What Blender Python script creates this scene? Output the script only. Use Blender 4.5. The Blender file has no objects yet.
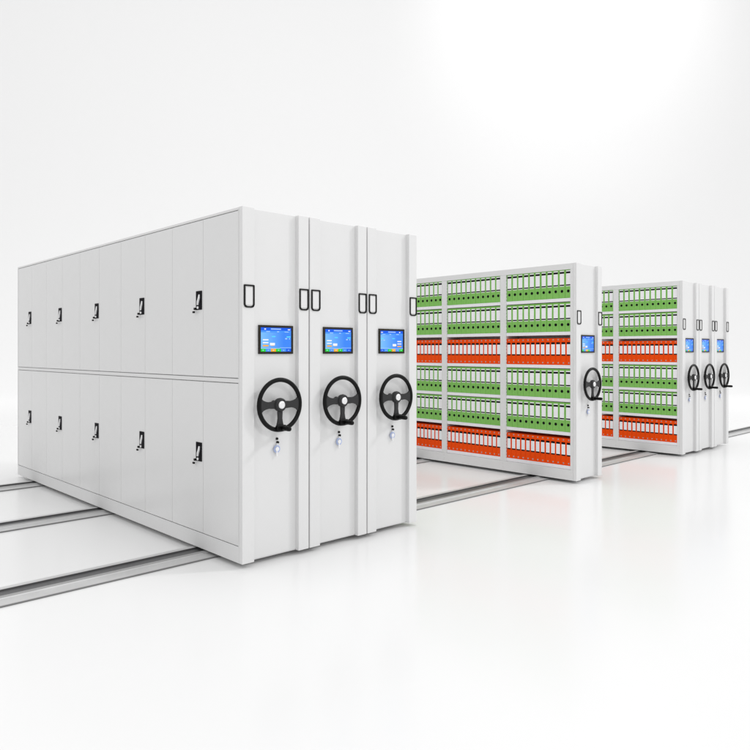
import bpy, bmesh, math, random
from math import pi, cos, sin, radians
from mathutils import Vector, Matrix
random.seed(4)
scene = bpy.context.scene
C = scene.collection

# ------------------------------------------------------------------ materials
def principled(name, col, rough=0.5, metal=0.0, spec=0.5, noise=0.0, nscale=8.0, bump=0.0, bscale=300.0, coat=0.0, rvar=0.0):
    m = bpy.data.materials.new(name); m.use_nodes = True
    nt = m.node_tree; b = nt.nodes['Principled BSDF']
    b.inputs['Base Color'].default_value = (*col, 1)
    b.inputs['Roughness'].default_value = rough
    b.inputs['Metallic'].default_value = metal
    b.inputs['Specular IOR Level'].default_value = spec
    b.inputs['Coat Weight'].default_value = coat
    tc = nt.nodes.new('ShaderNodeTexCoord')
    if noise > 0 or rvar > 0:
        n = nt.nodes.new('ShaderNodeTexNoise'); n.inputs['Scale'].default_value = nscale
        n.inputs['Detail'].default_value = 6
        nt.links.new(tc.outputs['Object'], n.inputs['Vector'])
        if noise > 0:
            r = nt.nodes.new('ShaderNodeMapRange')
            r.inputs['From Min'].default_value = 0.3; r.inputs['From Max'].default_value = 0.7
            r.inputs['To Min'].default_value = 1 - noise; r.inputs['To Max'].default_value = 1 + noise
            nt.links.new(n.outputs['Fac'], r.inputs['Value'])
            mx = nt.nodes.new('ShaderNodeVectorMath'); mx.operation = 'SCALE'
            mx.inputs[0].default_value = col
            nt.links.new(r.outputs['Result'], mx.inputs['Scale'])
            nt.links.new(mx.outputs['Vector'], b.inputs['Base Color'])
        if rvar > 0:
            r = nt.nodes.new('ShaderNodeMapRange')
            r.inputs['From Min'].default_value = 0.3; r.inputs['From Max'].default_value = 0.7
            r.inputs['To Min'].default_value = rough - rvar; r.inputs['To Max'].default_value = rough + rvar
            nt.links.new(n.outputs['Fac'], r.inputs['Value'])
            nt.links.new(r.outputs['Result'], b.inputs['Roughness'])
    if bump > 0:
        n2 = nt.nodes.new('ShaderNodeTexNoise'); n2.inputs['Scale'].default_value = bscale
        n2.inputs['Detail'].default_value = 2
        bp = nt.nodes.new('ShaderNodeBump'); bp.inputs['Strength'].default_value = bump
        bp.inputs['Distance'].default_value = 0.001
        nt.links.new(tc.outputs['Object'], n2.inputs['Vector'])
        nt.links.new(n2.outputs['Fac'], bp.inputs['Height'])
        nt.links.new(bp.outputs['Normal'], b.inputs['Normal'])
    return m

def emitter(name, col, strength=1.0):
    m = bpy.data.materials.new(name); m.use_nodes = True
    b = m.node_tree.nodes['Principled BSDF']
    b.inputs['Base Color'].default_value = (0.01, 0.01, 0.012, 1)
    b.inputs['Roughness'].default_value = 0.3; b.inputs['Specular IOR Level'].default_value = 0.1
    b.inputs['Emission Color'].default_value = (*col, 1)
    b.inputs['Emission Strength'].default_value = strength
    return m

def srgb(r, g, b):
    f = lambda v: (v / 255 / 12.92) if v / 255 <= 0.04045 else ((v / 255 + 0.055) / 1.055) ** 2.4
    return (f(r), f(g), f(b))

M = {
    'paint': principled('white_powder_coat', (0.735, 0.735, 0.735), 0.42, spec=0.4, noise=0.006, nscale=3, bump=0.05, bscale=500, rvar=0.04),
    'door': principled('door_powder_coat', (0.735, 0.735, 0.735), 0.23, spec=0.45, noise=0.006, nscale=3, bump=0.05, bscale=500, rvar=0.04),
    'shelfpaint': principled('shelf_powder_coat', (0.84, 0.825, 0.86), 0.4, spec=0.4),
    'black': principled('black_plastic', (0.0035, 0.0035, 0.0035), 0.38, spec=0.16, bump=0.1, bscale=700),
    'spoke': principled('charcoal_plastic', (0.032, 0.032, 0.033), 0.45, spec=0.2, bump=0.1, bscale=700),
    'rimline': principled('dark_trim', (0.008, 0.008, 0.008), 0.4, spec=0.15),
    'bezel': principled('screen_bezel', (0.020, 0.017, 0.013), 0.4, spec=0.2),
    'chrome': principled('brushed_silver', (0.85, 0.85, 0.86), 0.3, metal=0.6),
    'blueplastic': principled('pale_blue_plastic', srgb(168, 184, 226), 0.35),
    'whiteplastic': principled('white_plastic', (0.85, 0.85, 0.86), 0.3),
    'green': principled('green_binder_board', srgb(130, 190, 96), 0.5, spec=0.15, noise=0.05, nscale=14),
    'orange': principled('orange_binder_board', srgb(240, 76, 0), 0.5, spec=0.12, noise=0.05, nscale=14),
    'card': principled('label_card', (0.94, 0.925, 0.95), 0.55),
    'cardblue': principled('cool_label_card', (0.90, 0.94, 0.955), 0.55),
    'cardline': principled('grey_print', (0.68, 0.66, 0.71), 0.55),
    'ink': principled('black_ink', (0.004, 0.0035, 0.006), 0.6, spec=0.08),
    'rivet': principled('zinc_rivet', (0.42, 0.42, 0.43), 0.35, metal=0.7),
    'alu': principled('brushed_aluminium', (0.56, 0.56, 0.56), 0.42, metal=0.35, noise=0.05, nscale=6),
    'channel': principled('dark_channel_steel', (0.115, 0.115, 0.117), 0.5, metal=0.4, noise=0.1, nscale=5),
    'guide': principled('guide_strip_steel', (0.36, 0.36, 0.36), 0.45, metal=0.4),
    'lip': principled('rail_edge_seal', (0.2, 0.2, 0.2), 0.6, spec=0.2),
    'slot': principled('slot_shade', (0.22, 0.22, 0.23), 0.6, spec=0.1),
    'steel': principled('roller_steel', (0.15, 0.15, 0.15), 0.4, metal=0.8),
    'floor': principled('polished_white_floor', (0.80, 0.80, 0.80), 0.19, spec=0.2),
}
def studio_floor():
    # polished near the cabinets, fading to matt towards the cove; backdrop brightness painted into its whiter colour
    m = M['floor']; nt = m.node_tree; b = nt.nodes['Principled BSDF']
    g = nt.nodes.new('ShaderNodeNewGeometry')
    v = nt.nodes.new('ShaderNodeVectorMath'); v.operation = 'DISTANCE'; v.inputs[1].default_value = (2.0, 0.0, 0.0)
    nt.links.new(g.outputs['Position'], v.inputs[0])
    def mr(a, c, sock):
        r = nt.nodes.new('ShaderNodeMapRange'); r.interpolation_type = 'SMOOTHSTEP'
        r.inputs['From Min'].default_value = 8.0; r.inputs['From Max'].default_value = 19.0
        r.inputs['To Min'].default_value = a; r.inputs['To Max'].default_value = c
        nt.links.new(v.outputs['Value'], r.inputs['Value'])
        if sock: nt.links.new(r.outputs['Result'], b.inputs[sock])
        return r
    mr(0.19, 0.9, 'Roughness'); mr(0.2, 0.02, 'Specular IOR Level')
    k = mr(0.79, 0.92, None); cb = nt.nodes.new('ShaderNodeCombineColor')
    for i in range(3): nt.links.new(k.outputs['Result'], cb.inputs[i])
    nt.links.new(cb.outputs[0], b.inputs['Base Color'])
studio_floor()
# the lit picture on the screens
S = {
    'blue': emitter('screen_blue', srgb(70, 150, 250)), 'sky': emitter('screen_sky', srgb(105, 182, 255)),
    'deep': emitter('screen_deep_blue', srgb(10, 95, 240)), 'white': emitter('screen_white', srgb(245, 250, 255)),
    'pale': emitter('screen_pale', srgb(170, 210, 255)), 'cyan': emitter('screen_cyan', srgb(95, 225, 255)),
    'amber': emitter('screen_amber', srgb(255, 178, 10)), 'green': emitter('screen_green', srgb(20, 215, 40)),
}
# blue picture area fades from pale lower left to stronger blue, as the screen shows it
def screen_gradient():
    m = S['sky']; nt = m.node_tree; b = nt.nodes['Principled BSDF']
    tc = nt.nodes.new('ShaderNodeTexCoord'); sp = nt.nodes.new('ShaderNodeSeparateXYZ')
    nt.links.new(tc.outputs['Generated'], sp.inputs[0])
    cr = nt.nodes.new('ShaderNodeValToRGB')
    cr.color_ramp.elements[0].color = (*srgb(125, 195, 255), 1)
    cr.color_ramp.elements[1].color = (*srgb(62, 138, 250), 1)
    cr.color_ramp.elements[1].position = 0.75
    nt.links.new(sp.outputs['X'], cr.inputs[0]); nt.links.new(cr.outputs[0], b.inputs['Emission Color'])
screen_gradient()

# ------------------------------------------------------------------ mesh helpers
def add_box(bm, x0, x1, y0, y1, z0, z1, mi=0, bev=0.0, seg=2):
    vs = [bm.verts.new(p) for p in ((x0,y0,z0),(x1,y0,z0),(x1,y1,z0),(x0,y1,z0),(x0,y0,z1),(x1,y0,z1),(x1,y1,z1),(x0,y1,z1))]
    fs = []
    for idx in ((0,3,2,1),(4,5,6,7),(0,1,5,4),(1,2,6,5),(2,3,7,6),(3,0,4,7)):
        f = bm.faces.new([vs[i] for i in idx]); f.material_index = mi; fs.append(f)
    if bev > 0:
        es = list({e for f in fs for e in f.edges})
        r = bmesh.ops.bevel(bm, geom=es, offset=bev, segments=seg, profile=0.5, affect='EDGES')
        for f in r['faces']: f.material_index = mi
    return vs

def add_prism(bm, pts, axis, a0, a1, mi=0, bev=0.0):
    """pts: 2-D outline; axis: the extrusion axis ('y': pts are x,z)"""
    def P(p, a):
        return {'y': (p[0], a, p[1]), 'x': (a, p[0], p[1]), 'z': (p[0], p[1], a)}[axis]
    A = [bm.verts.new(P(p, a0)) for p in pts]; B = [bm.verts.new(P(p, a1)) for p in pts]
    fs = [bm.faces.new(A), bm.faces.new(list(reversed(B)))]
    n = len(pts)
    for i in range(n):
        fs.append(bm.faces.new([A[i], B[i], B[(i+1) % n], A[(i+1) % n]]))
    for f in fs: f.material_index = mi
    if bev > 0:
        es = list({e for f in fs[:2] for e in f.edges})
        r = bmesh.ops.bevel(bm, geom=es, offset=bev, segments=2, profile=0.5, affect='EDGES')
        for f in r['faces']: f.material_index = mi

def add_lathe(bm, prof, axis, centre, seg=32, mi=0):
    """prof: (radius, distance along axis); axis 'y' runs to the front as -y"""
    rings = []
    for r, d in prof:
        ring = []
        for k in range(seg):
            a = 2*pi*k/seg
            u, v = r*cos(a), r*sin(a)
            p = {'y': (u, -d, v), 'x': (-d, u, v), 'z': (u, v, d)}[axis]
            ring.append(bm.verts.new((p[0]+centre[0], p[1]+centre[1], p[2]+centre[2])))
        rings.append(ring)
    for i in range(len(rings)-1):
        for k in range(seg):
            f = bm.faces.new([rings[i][k], rings[i][(k+1)%seg], rings[i+1][(k+1)%seg], rings[i+1][k]])
            f.material_index = mi; f.smooth = True
    for ring in (rings[0], rings[-1]):
        f = bm.faces.new(ring); f.material_index = mi

def add_torus(bm, R, r, centre, seg=64, ms=14, flat=1.0, mi=0, axis='y'):
    rings = []
    for i in range(seg):
        a = 2*pi*i/seg; ring = []
        for j in range(ms):
            b = 2*pi*j/ms
            rr = R + r*cos(b); d = r*flat*sin(b)
            p = {'y': (rr*cos(a), d, rr*sin(a)), 'x': (d, rr*cos(a), rr*sin(a))}[axis]
            ring.append(bm.verts.new((p[0]+centre[0], p[1]+centre[1], p[2]+centre[2])))
        rings.append(ring)
    for i in range(seg):
        for j in range(ms):
            f = bm.faces.new([rings[i][j], rings[(i+1)%seg][j], rings[(i+1)%seg][(j+1)%ms], rings[i][(j+1)%ms]])
            f.smooth = True; f.material_index = mi

CACHE = {}
def mesh(key, build, mats):
    if key not in CACHE:
        bm = bmesh.new(); build(bm)
        bmesh.ops.recalc_face_normals(bm, faces=bm.faces)
        me = bpy.data.meshes.new(key); bm.to_mesh(me); bm.free()
        for m in mats: me.materials.append(m)
        CACHE[key] = me
    return CACHE[key]

def obj(name, me, parent=None, loc=(0,0,0)):
    o = bpy.data.objects.new(name, me); C.objects.link(o)
    o.location = loc
    if parent: o.parent = parent
    return o

def thing(name, label, cat, loc, group=None):
    o = bpy.data.objects.new(name, None); C.objects.link(o); o.location = loc
    o.empty_display_size = 0.1
    o['label'] = label; o['category'] = cat
    if group: o['group'] = group
    return o

# ------------------------------------------------------------------ dimensions (metres)
G = 0.03          # clearance between floor and cabinets
H = 2.30          # cabinet height
W = 0.54          # cabinet width along the rails
L = 4.50          # cabinet length
BAY0 = 0.065; BAYP = 0.889
ROW0 = 0.149; PITCH = 0.3565
RAILS = (0.355, 2.06, 3.77)

# ------------------------------------------------------------------ parts of a unit
def b_end_panel(bm):
    add_box(bm, 0, 0.092, 0.0, 0.04, G, G+H, bev=0.003)
    add_box(bm, 0.452, W, 0.0, 0.04, G, G+H, bev=0.003)
    add_box(bm, 0.0905, 0.4535, 0.034, 0.0395, G+0.008, G+H-0.003, bev=0.001)

def b_handle(bm):
    # flush pull: black frame with chamfered lower corners standing 6 mm proud of the stile
    w, h, t, c = 0.0405, 0.074, 0.0095, 0.019
    def outline(w, h, c, q=0.004):
        return [(-w+q, h), (w-q, h), (w, h-q), (w, -h+c), (w-c*0.35, -h+c*0.3), (w-c, -h), (-w+c, -h), (-w+c*0.35, -h+c*0.3), (-w, -h+c), (-w, h-q)]
    o = outline(w, h, c); i = outline(w-t, h-t, c*0.8)
    n = len(o)
    for (y0, y1) in ((-0.006, 0.0),):
        vo0 = [bm.verts.new((p[0], y0, p[1])) for p in o]; vi0 = [bm.verts.new((p[0], y0, p[1])) for p in i]
        vo1 = [bm.verts.new((p[0], y1, p[1])) for p in o]; vi1 = [bm.verts.new((p[0], y1, p[1])) for p in i]
        for k in range(n):
            j = (k+1) % n
            bm.faces.new([vo0[k], vo0[j], vi0[j], vi0[k]])
            bm.faces.new([vo0[k], vo1[k], vo1[j], vo0[j]])
            bm.faces.new([vi0[k], vi0[j], vi1[j], vi1[k]])

def b_grip(bm):
    # white cup plate in the frame, dished
    add_box(bm, -0.026, 0.026, -0.003, 0.0, -0.058, 0.0585, bev=0.002)

SW, SH = 0.140, 0.0955     # half size of the screen
def b_bezel(bm):
    t = 0.0155
    for (x0, x1, z0, z1) in ((-SW, SW, SH-t, SH), (-SW, SW, -SH, -SH+t), (-SW, -SW+t, -SH+t, SH-t), (SW-t, SW, -SH+t, SH-t)):
        add_box(bm, x0, x1, -0.012, 0.0, z0, z1, bev=0.0015)
    add_box(bm, -SW+0.01, SW-0.01, -0.006, -0.001, -SH+0.01, SH-0.01)

def b_display(flip):
    sg = -1 if flip else 1
    def f(bm):
        w, h = SW-0.0155, SH-0.0155
        def q(x0, x1, z0, z1, mi, d=0.0):
            X0, X1 = (-w + 2*w*x0)*sg, (-w + 2*w*x1)*sg
            if X0 > X1: X0, X1 = X1, X0
            add_box(bm, X0, X1, -0.0078-d, -0.0064, -h+2*h*z0, -h+2*h*z1, mi=mi)
        q(0, 1, 0.12, 0.80, 1)                              # picture area
        q(0, 1, 0.80, 0.88, 0)                              # menu strip
        q(0, 1, 0.88, 1.0, 2)                               # title bar
        e = 0.0005
        q(0.33, 0.66, 0.92, 0.965, 4, e); q(0.12, 0.17, 0.91, 0.96, 3, e); q(0.89, 0.97, 0.905, 0.945, 3, e)
        q(0.18, 0.30, 0.815, 0.85, 4, e); q(0.53, 0.60, 0.815, 0.85, 4, e); q(0.78, 0.92, 0.815, 0.84, 4, e)
        q(0.36, 0.48, 0.61, 0.65, 5, e); q(0.85, 0.98, 0.60, 0.645, 5, e)
        q(0.80, 0.87, 0.52, 0.57, 4, e); q(0.93, 0.96, 0.52, 0.57, 4, e)
        q(0.07, 0.25, 0.465, 0.515, 3, e); q(0.07, 0.25, 0.345, 0.395, 3, e); q(0.07, 0.25, 0.215, 0.275, 6, e)
        q(0.30, 0.46, 0.26, 0.365, 3, e); q(0.33, 0.43, 0.245, 0.26, 6, e)
        q(0.0, 0.62, 0.12, 0.145, 4, e); q(0.62, 1.0, 0.15, 0.17, 4, e)
        for k, mi in enumerate((7, 0, 6, 7, 0, 2) if not flip else (2, 0, 7, 6, 0, 7)):
            x0 = k/6 if not flip else 1-(k+1)/6
            q(x0, x0+1/6-0.004, 0.0, 0.118, mi)
            q(x0+0.055, x0+0.105, 0.045, 0.07, 4, e)
    return f
SCREEN_MATS = [S['blue'], S['sky'], S['deep'], S['white'], S['pale'], S['cyan'], S['amber'], S['green']]

WO = 0.072       # stand-off of the wheel from the recessed panel
def b_wheel_rim(bm):
    add_torus(bm, 0.1655, 0.0150, (0, -WO, 0), seg=80, ms=16, flat=0.9)
    # finger bumps on the back of the grip ring
    for k in range(36):
        a = 2*pi*k/36
        c = (0.1655*cos(a), -WO+0.0115, 0.1655*sin(a))
        bmesh.ops.create_uvsphere(bm, u_segments=6, v_segments=4, radius=0.006, matrix=Matrix.Translation(c))
def b_spokes(bm):
    for ang, hw in ((0.0, 1.0), (pi, 1.0), (-pi/2, 0.75)):
        pts = []
        prof = [(0.030, 0.026), (0.060, 0.0235), (0.090, 0.0215), (0.115, 0.024), (0.135, 0.032), (0.150, 0.046), (0.158, 0.058)]
        for r, w in prof: pts.append((r, w*hw))
        for r, w in reversed(prof): pts.append((r, -w*hw))
        P = [(p[0]*cos(ang)-p[1]*sin(ang), p[0]*sin(ang)+p[1]*cos(ang)) for p in pts]
        add_prism(bm, P, 'y', -WO-0.006, -WO+0.006, bev=0.002)
    add_lathe(bm, [(0.044, -0.012), (0.046, 0.0), (0.044, 0.014), (0.036, 0.020)], 'y', (0, -WO, 0), seg=40)
def b_hubcap(bm):
    add_lathe(bm, [(0.026, 0.0), (0.026, 0.003), (0.024, 0.006), (0.016, 0.0085), (0.006, 0.0095)], 'y', (0, -WO-0.020, 0), seg=32)
def b_shaft(bm):
    add_lathe(bm, [(0.026, 0.0), (0.026, 0.005), (0.022, 0.010), (0.017, 0.014), (0.016, WO-0.012)], 'y', (0, 0, 0), seg=28)
def b_crank(bm):
    # folding knob: hinge block on the ring and a tapered grip pointing out of the wheel
    add_box(bm, -0.040, 0.034, -WO-0.028, -WO-0.004, -0.174, -0.132, bev=0.006)
    add_lathe(bm, [(0.0135, 0.0), (0.0125, 0.02), (0.015, 0.04), (0.016, 0.072), (0.0145, 0.088), (0.008, 0.094)], 'y', (0.002, -WO-0.018, -0.153), seg=20)

def b_lock(bm):
    add_lathe(bm, [(0.0085, 0), (0.0085, 0.009), (0.006, 0.011)], 'y', (0.004, 0, 0.012), seg=16)
    add_lathe(bm, [(0.0080, 0), (0.0080, 0.014), (0.005, 0.017)], 'y', (0.008, 0, -0.012), seg=16)
def b_key(bm):
    add_lathe(bm, [(0.0135, 0.0), (0.0155, 0.003), (0.0155, 0.012), (0.0125, 0.015)], 'y', (-0.002, -0.006, -0.056), seg=24)
    add_box(bm, -0.009, 0.001, -0.018, -0.008, -0.104, -0.068, bev=0.002)
    add_box(bm, -0.001, 0.004, -0.014, -0.010, -0.046, -0.016, bev=0.001)
def b_keyring(bm):
    add_torus(bm, 0.0215, 0.0042, (-0.002, -0.012, -0.056), seg=32, ms=8)

def b_box_carcass(bm):
    add_box(bm, 0.004, W-0.004, 0.0405, L, G, G+H-0.002, bev=0.003)

def b_door_carcass(bm):
    add_box(bm, 0.022, W-0.004, 0.0405, L, G, G+H-0.002)
    # face frame that stands round the doors
    add_box(bm, 0.0, 0.0215, 0.0405, L, G, G+0.105, bev=0.002)
    add_box(bm, 0.0, 0.0215, 0.0405, L, G+1.163, G+1.190, bev=0.002)
    add_box(bm, 0.0, 0.0215, 0.0405, L, G+2.281, G+H-0.002, bev=0.002)
    for y0, y1 in ((0.0405, 0.0465), (L-0.012, L)):
        add_box(bm, 0.0, 0.0215, y0, y1, G+0.1055, G+1.1625)
        add_box(bm, 0.0, 0.0215, y0, y1, G+1.1905, G+2.2805)

DOORW = (L-0.014-0.049)/10
def b_door(h):
    def f(bm): add_box(bm, 0.0015, 0.0205, 0.0014, DOORW-0.0014, 0.0, h, bev=0.0012)
    return f
def b_latch(bm):
    # black swing-handle plate, on a door leaf, facing -x
    add_box(bm, -0.005, 0.0, -0.040, 0.040, -0.066, 0.066, bev=0.003)
def b_latch_lever(bm):
    # bright lever with a slight crook
    pts = [(-0.010, 0.040), (-0.020, 0.040), (-0.019, 0.016), (-0.006, -0.004), (0.000, -0.032), (0.014, -0.032), (0.012, -0.006), (-0.001, 0.012)]
    pts = [(p[0]+0.000, p[1]) for p in pts]
    add_prism(bm, pts, 'x', -0.013, -0.005, bev=0.0015)
    add_lathe(bm, [(0.009, 0.004), (0.009, 0.012)], 'x', (0, 0.006, -0.050), seg=14)
def b_latch_key(bm):
    # small hanging black keys under the plate
    add_box(bm, -0.020, -0.0055, 0.028, 0.046, -0.066, -0.050, bev=0.003)
    add_box(bm, -0.024, -0.012, 0.034, 0.056, -0.088, -0.074, bev=0.003)

# open rack
def b_back(bm):
    add_box(bm, W/2-0.004, W/2+0.004, 0.0405, L-0.02, G+0.10, G+H-0.03)
def b_far_side(bm):
    add_box(bm, W-0.02, W-0.004, 0.0405, L, G, G+H-0.002, bev=0.002)
def b_header(bm):
    add_box(bm, 0.0, W-0.0205, 0.0405, L, G+2.235, G+H-0.002, bev=0.002)
def b_plinth(bm):
    add_box(bm, 0.0, W-0.0205, 0.0405, L, G, G+ROW0-0.0385, bev=0.002)
def b_shelf(wd):
    def f(bm):
        add_box(bm, 0.006, W/2-0.0045, 0.0005, wd-0.0005, -0.036, 0.0, bev=0.002)
    return f
def b_upright(wd):
    def f(bm):
        z0, z1 = G+ROW0-0.038, G+2.2345
        add_box(bm, 0.0, W/2-0.0045, 0.0, wd, z0, z1, bev=0.002)
        for k in range(56):           # thin boxes for punched slots near the front edge, hole shade painted grey, both faces
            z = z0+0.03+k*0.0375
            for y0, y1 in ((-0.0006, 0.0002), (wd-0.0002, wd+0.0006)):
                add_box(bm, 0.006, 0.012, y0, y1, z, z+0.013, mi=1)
    return f
def b_plinth_clip(bm):
    for z in (0.028, 0.075):
        add_box(bm, -0.0015, 0.0005, -0.006, 0.006, z, z+0.022, bev=0.0005)

def b_roller(bm):
    add_lathe(bm, [(0.020, -0.055), (0.026, -0.05), (0.026, 0.05), (0.020, 0.055)], 'y', (0, 0, 0), seg=20)

def make_unit(x, label, kind, flip=False):
    u = thing('mobile_shelving_unit', label, 'shelving unit', (x, 0, 0), 'mobile shelving units on the floor rails')
    obj('end_panel', mesh('end_panel', b_end_panel, [M['paint']]), u)
    for hx in (0.0505, 0.4965):
        h = obj('pull_handle', mesh('pull_handle', b_handle, [M['rimline']]), u, (hx, 0.0, G+1.7235))
        obj('grip_plate', mesh('grip_plate', b_grip, [M['paint']]), h)
    s = obj('touch_screen', mesh('touch_screen', b_bezel, [M['bezel']]), u, (0.2825, 0.034, G+1.4455))
    obj('display', mesh('display_mirrored' if flip else 'display', b_display(flip), SCREEN_MATS), s)
    w = obj('handwheel', mesh('handwheel', b_wheel_rim, [M['black']]), u, (0.267, 0.034, G+1.013))
    obj('spokes', mesh('spokes', b_spokes, [M['spoke']]), w)
    obj('hub_cap', mesh('hub_cap', b_hubcap, [M['chrome']]), w)
    obj('axle', mesh('axle', b_shaft, [M['spoke']]), w)
    obj('crank_knob', mesh('crank_knob', b_crank, [M['black']]), w)
    k = obj('lock', mesh('lock', b_lock, [M['black']]), u, (0.288, 0.034, G+0.768))
    obj('key', mesh('key', b_key, [M['whiteplastic']]), k)
    obj('key_ring', mesh('key_ring', b_keyring, [M['blueplastic']]), k)
    for r in RAILS:
        for rx in (0.12, W-0.12):
            obj('roller', mesh('roller', b_roller, [M['steel']]), u, (rx, r+0.165, 0.0315))
    if kind == 'closed':
        obj('carcass', mesh('carcass', b_box_carcass, [M['paint']]), u)
    elif kind == 'doors':
        obj('carcass', mesh('door_carcass', b_door_carcass, [M['paint']]), u)
        for row, (z0, z1, hz) in enumerate(((0.1105, 1.158, 0.668), (1.1955, 2.2765, 1.722))):
            for i in range(10):
                y = 0.049+i*DOORW
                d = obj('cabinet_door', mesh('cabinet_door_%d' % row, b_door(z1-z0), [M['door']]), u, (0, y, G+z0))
                if i % 2 == 1:      # the leaf with the latch, next to the seam of its pair
                    l = obj('swing_latch', mesh('swing_latch', b_latch, [M['ink']]), d, (0.0015, 0.052, hz-z0))
                    # the latch's own small pieces belong to the same sub-part level as the latch
                    obj('latch_lever', mesh('latch_lever', b_latch_lever, [M['whiteplastic']]), d, (0.0015, 0.052, hz-z0))
                    obj('latch_key', mesh('latch_key', b_latch_key, [M['black']]), d, (0.0015, 0.052, hz-z0))
    else:
        obj('rear_panel', mesh('rear_panel', b_back, [M['paint']]), u)
        obj('side_panel', mesh('side_panel', b_far_side, [M['paint']]), u)
        obj('header', mesh('header', b_header, [M['paint']]), u)
        pl = obj('plinth', mesh('plinth', b_plinth, [M['paint']]), u)
        ys = uprights()
        for y0, y1 in ys:
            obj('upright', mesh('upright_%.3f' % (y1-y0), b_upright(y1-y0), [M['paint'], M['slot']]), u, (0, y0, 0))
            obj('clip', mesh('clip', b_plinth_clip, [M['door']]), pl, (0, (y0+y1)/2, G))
        for i in range(5):
            a, b = ys[i][1], ys[i+1][0]
            for r in range(6):
                obj('shelf', mesh('shelf_%.3f' % (b-a), b_shelf(b-a), [M['shelfpaint']]), u, (0, a, G+ROW0+r*PITCH))
    return u

def uprights():
    ys = [(0.0405, 0.073)]
    for i in range(1, 5):
        c = 0.934+(i-1)*0.884
        ys.append((c-0.040, c+0.040))
    ys.append((L-0.06, L))
    return ys

# ------------------------------------------------------------------ binders
def b_green(bm):
    add_box(bm, 0.0, 0.25, -0.0367, 0.0367, 0.0, 0.313, bev=0.0035, seg=3)
def b_green_card(bm):
    w = 0.0255
    add_box(bm, -0.0014, 0.0004, -w, w, 0.146, 0.262, mi=0)
    for y in (-0.011, 0.009):
        add_box(bm, -0.0018, -0.0013, y, y+0.0035, 0.152, 0.256, mi=2)
    add_box(bm, -0.0016, 0.0004, -w, w, 0.262, 0.283, mi=1)
    add_box(bm, -0.0014, 0.0004, -w, w, 0.283, 0.294, mi=0)
    add_box(bm, -0.0016, 0.0004, -w, w, 0.132, 0.146, mi=1)
    add_box(bm, -0.0014, 0.0004, -w, w, 0.126, 0.132, mi=0)
def b_hole(bm):
    add_torus(bm, 0.0135, 0.0022, (-0.0008, 0, 0.075), seg=20, ms=6, axis='x', mi=0)
    add_lathe(bm, [(0.013, -0.0002), (0.013, 0.0008)], 'x', (0, 0, 0.075), seg=20, mi=0)
def b_orange(bm):
    add_box(bm, 0.0, 0.25, -0.0311, 0.0311, 0.0, 0.287, bev=0.003, seg=3)
def b_orange_card(bm):
    w = 0.0215
    add_box(bm, -0.0014, 0.0004, -w, w, 0.114, 0.222, mi=0)
    for y in (-0.008, 0.006):
        add_box(bm, -0.0018, -0.0013, y, y+0.0025, 0.12, 0.216, mi=2)
    add_box(bm, -0.0016, 0.0004, -w, w, 0.222, 0.244, mi=1)
    add_box(bm, -0.0016, 0.0004, -w, w, 0.100, 0.114, mi=1)
def b_rivet(bm):
    add_lathe(bm, [(0.0085, -0.0004), (0.0085, 0.001), (0.005, 0.003)], 'x', (0, 0, 0), seg=14)

ORD = ['rightmost', 'second', 'third', 'fourth', 'fifth', 'sixth', 'seventh', 'eighth', 'ninth', 'tenth', 'eleventh', 'twelfth', 'thirteenth']
ROWN = ['bottom shelf', 'fifth shelf down', 'fourth shelf down', 'third shelf down', 'second shelf down', 'top shelf']
def fill(x, rack, bays, BAYN):
    ys = uprights()
    for bi, maxy in bays:
        a, b = ys[bi][1]-(0.006 if bi == 0 else 0.0), ys[bi+1][0]
        a = max(a, 0.0415)
        for r in range(6):
            col = 'orange' if r in (0, 3) else 'green'
            n = 13 if col == 'orange' else 11
            step = (b-a)/n
            for i in range(n):
                y = a+step*(i+0.5)
                if y-step/2 > maxy: break
                where = ('%s %s binder' % (ORD[i], col)) if i == 0 else ('%s %s binder from the right' % (ORD[i], col))
                lab = '%s, %s, %s of %s' % (where, ROWN[r], BAYN[bi], rack)
                dx = random.uniform(-0.0012, 0.0012)
                t = thing('binder', lab, 'binder', (x+0.014+dx, y, G+ROW0+r*PITCH+0.0005), '%s ring binders on the open shelves' % col)
                sc = (step-0.0010)/(0.0734 if col == 'green' else 0.0622)
                t.rotation_euler = (radians(random.uniform(-0.12, 0.12)), 0, 0)
                if col == 'green':
                    c = obj('cover', mesh('green_cover', b_green, [M['green']]), t)
                    cd = obj('spine_label', mesh('green_spine_label', b_green_card, [M['card'], M['ink'], M['cardline']]), t)
                    obj('finger_hole', mesh('finger_hole', b_hole, [M['ink'], M['green']]), t)
                else:
                    c = obj('cover', mesh('orange_cover', b_orange, [M['orange']]), t)
                    cd = obj('spine_label', mesh('orange_spine_label', b_orange_card, [M['cardblue'], M['ink'], M['cardline']]), t)
                    obj('rivet', mesh('rivet', b_rivet, [M['rivet']]), t, (0, 0, 0.022))
                    obj('rivet', mesh('rivet', b_rivet, [M['rivet']]), t, (0, 0, 0.270))
                c.scale = (1, sc, 1)

# ------------------------------------------------------------------ build the cabinets
make_unit(0.0, 'closed white unit of the near block whose left side shows two rows of latched doors', 'doors')
make_unit(0.55, 'white unit of the near block standing between its two neighbours', 'closed')
make_unit(1.10, 'rightmost white unit of the near block, its screen showing icons on the right', 'closed', flip=True)
make_unit(4.105, 'lone open white unit of binders standing between the two blocks', 'open')
make_unit(6.79, 'open white unit with binders on the left of the far block', 'open')
make_unit(7.34, 'white unit of the far block standing between the open rack and the outer unit', 'closed')
make_unit(7.89, 'outermost white unit of the far block, where the front rail runs on alone', 'closed')
fill(4.105, 'the lone rack', ((0, 9), (1, 9), (2, 9)), ['right-hand bay', 'middle bay', 'left bay'])
fill(6.79, 'the far rack', ((0, 9), (1, 1.22)), ['right-hand bay', 'half-hidden left bay'])

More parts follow.
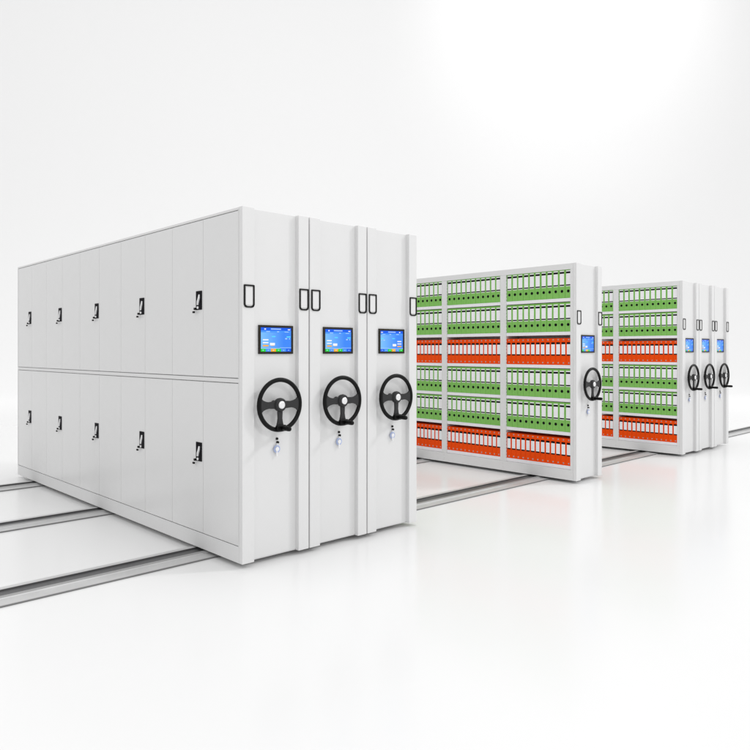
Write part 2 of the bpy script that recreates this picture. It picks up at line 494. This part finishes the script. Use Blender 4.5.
# ------------------------------------------------------------------ rails
RX0, RX1 = -7.0, 22.0
def b_rail(end):
  def f(bm, RX1=end):
      pts = [(0.0, 0.0), (0.0, 0.011), (0.094, 0.011), (0.097, 0.019), (0.125, 0.019), (0.125, 0.0085), (0.128, 0.006), (0.235, 0.006), (0.235, 0.019), (0.275, 0.019), (0.30, 0.004), (0.30, 0.0)]
      def P(p, a): return (a, p[0], p[1])
      A = [bm.verts.new(P(p, RX0)) for p in pts]; B = [bm.verts.new(P(p, RX1)) for p in pts]
      n = len(pts)
      for i in range(n):
          bm.faces.new([A[i], B[i], B[(i+1) % n], A[(i+1) % n]])
      bm.faces.new(A); bm.faces.new(list(reversed(B)))
  return f
def b_channel(end):
  def f(bm, RX1=end):
      add_box(bm, RX0+0.001, RX1-0.001, 0.1255, 0.2345, 0.0065, 0.0085)
      add_box(bm, RX0+0.001, RX1-0.001, 0.2325, 0.2345, 0.0086, 0.0185)
  return f
def b_inner(end):
  def f(bm, RX1=end):
      add_box(bm, RX0+0.001, RX1-0.001, 0.0975, 0.1245, 0.0185, 0.0215)
  return f
def b_lip(end):
  def f(bm, RX1=end):
      add_box(bm, RX0+0.001, RX1-0.001, -0.004, 0.0005, 0.0005, 0.009)
  return f
for s, end, lab in zip(RAILS, (RX1, 8.9, 8.6), ('grooved grey steel rail nearest the cabinet fronts', 'grooved grey steel rail running under the middle of the cabinets', 'grooved grey steel rail farthest back, near the cabinets\' rear ends')):
    t = thing('floor_rail', lab, 'rail', (0, s-0.008, 0.0), 'parallel rails on the white floor')
    t.scale = (1, 1.09, 1)
    obj('rail_base', mesh('rail_base_%.1f' % end, b_rail(end), [M['alu']]), t)
    obj('wheel_channel', mesh('wheel_channel_%.1f' % end, b_channel(end), [M['channel']]), t)
    obj('guide_strip', mesh('guide_strip_%.1f' % end, b_inner(end), [M['guide']]), t)
    obj('edge_lip', mesh('edge_lip_%.1f' % end, b_lip(end), [M['lip']]), t)

# ------------------------------------------------------------------ camera
F_PX, TH, HOR = 692.76, 0.76388417, 350.85
X0c, Y0c, HB = -0.84934, 4.43399, 1.37046
c, s = cos(TH), sin(TH)
cam = bpy.data.cameras.new('camera'); co = bpy.data.objects.new('camera', cam); C.objects.link(co)
co.location = (-(X0c*c + Y0c*s), -(-X0c*s + Y0c*c), HB+G)
co.rotation_euler = (pi/2, 0, -TH)
cam.sensor_width = 36; cam.sensor_fit = 'HORIZONTAL'
cam.lens = 36*F_PX/750
cam.shift_y = -(375-HOR)/750
cam.clip_start = 0.05; cam.clip_end = 300
scene.camera = co

# ------------------------------------------------------------------ floor and backdrop (a studio cove)
fwd = (co.rotation_euler.to_matrix() @ Vector((0, 0, -1))).normalized(); fwd.z = 0
side = Vector((fwd.y, -fwd.x, 0))
org = Vector((co.location.x, co.location.y, 0))
D0 = 22.0; R = 12.0
def sheet(name, prof, mat):
    me = bpy.data.meshes.new(name); vs = []; fs = []
    xs = (-70, 70)
    for d, z in prof:
        for w in xs:
            p = org + fwd*d + side*w; vs.append((p.x, p.y, z))
    for i in range(len(prof)-1):
        a = 2*i; fs.append((a, a+1, a+3, a+2))
    me.from_pydata(vs, [], fs); me.materials.append(mat)
    for p in me.polygons: p.use_smooth = True
    o = bpy.data.objects.new(name, me); C.objects.link(o); o['kind'] = 'structure'
    return o
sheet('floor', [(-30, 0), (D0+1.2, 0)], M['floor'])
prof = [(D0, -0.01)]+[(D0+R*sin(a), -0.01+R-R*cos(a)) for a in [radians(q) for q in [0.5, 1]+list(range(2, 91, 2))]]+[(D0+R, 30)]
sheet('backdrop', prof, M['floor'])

# ------------------------------------------------------------------ light
w = bpy.data.worlds.new('World'); scene.world = w; w.use_nodes = True
bg = w.node_tree.nodes['Background']
bg.inputs['Color'].default_value = (1, 1, 1, 1); bg.inputs['Strength'].default_value = 0.88

def area(name, loc, target, size, power, col=(1, 1, 1)):
    l = bpy.data.lights.new(name, 'AREA'); l.shape = 'DISK'; l.size = size; l.energy = power; l.color = col
    o = bpy.data.objects.new(name, l); C.objects.link(o); o.location = loc
    d = Vector(target)-Vector(loc); o.rotation_euler = d.to_track_quat('-Z', 'Y').to_euler()
    return o
area('front_softbox', (1.5, -21, 11.5), (3, 1, 1), 2.6, 500)
rs = area('right_softbox', (27, -16, 23), (2, 1, 0.5), 4.2, 520)
rs.data.spread = radians(75)
# wash on the backdrop behind, upper right
sl = bpy.data.lights.new('backdrop_wash', 'SPOT'); sl.energy = 4300; sl.spot_size = radians(58); sl.spot_blend = 1.0; sl.shadow_soft_size = 1.0
so = bpy.data.objects.new('backdrop_wash', sl); C.objects.link(so)
so.location = org + fwd*19 + side*10.5 + Vector((0, 0, 28))
aim = org + fwd*34 + side*10 + Vector((0, 0, 19.5))
so.rotation_euler = (aim-so.location).to_track_quat('-Z', 'Y').to_euler()
area('overhead_softbox', (2, 2, 24), (4, 6, 0), 12, 1500)

scene.view_settings.view_transform = 'Standard'; scene.view_settings.look = 'None'
scene.view_settings.exposure = 0; scene.view_settings.gamma = 1
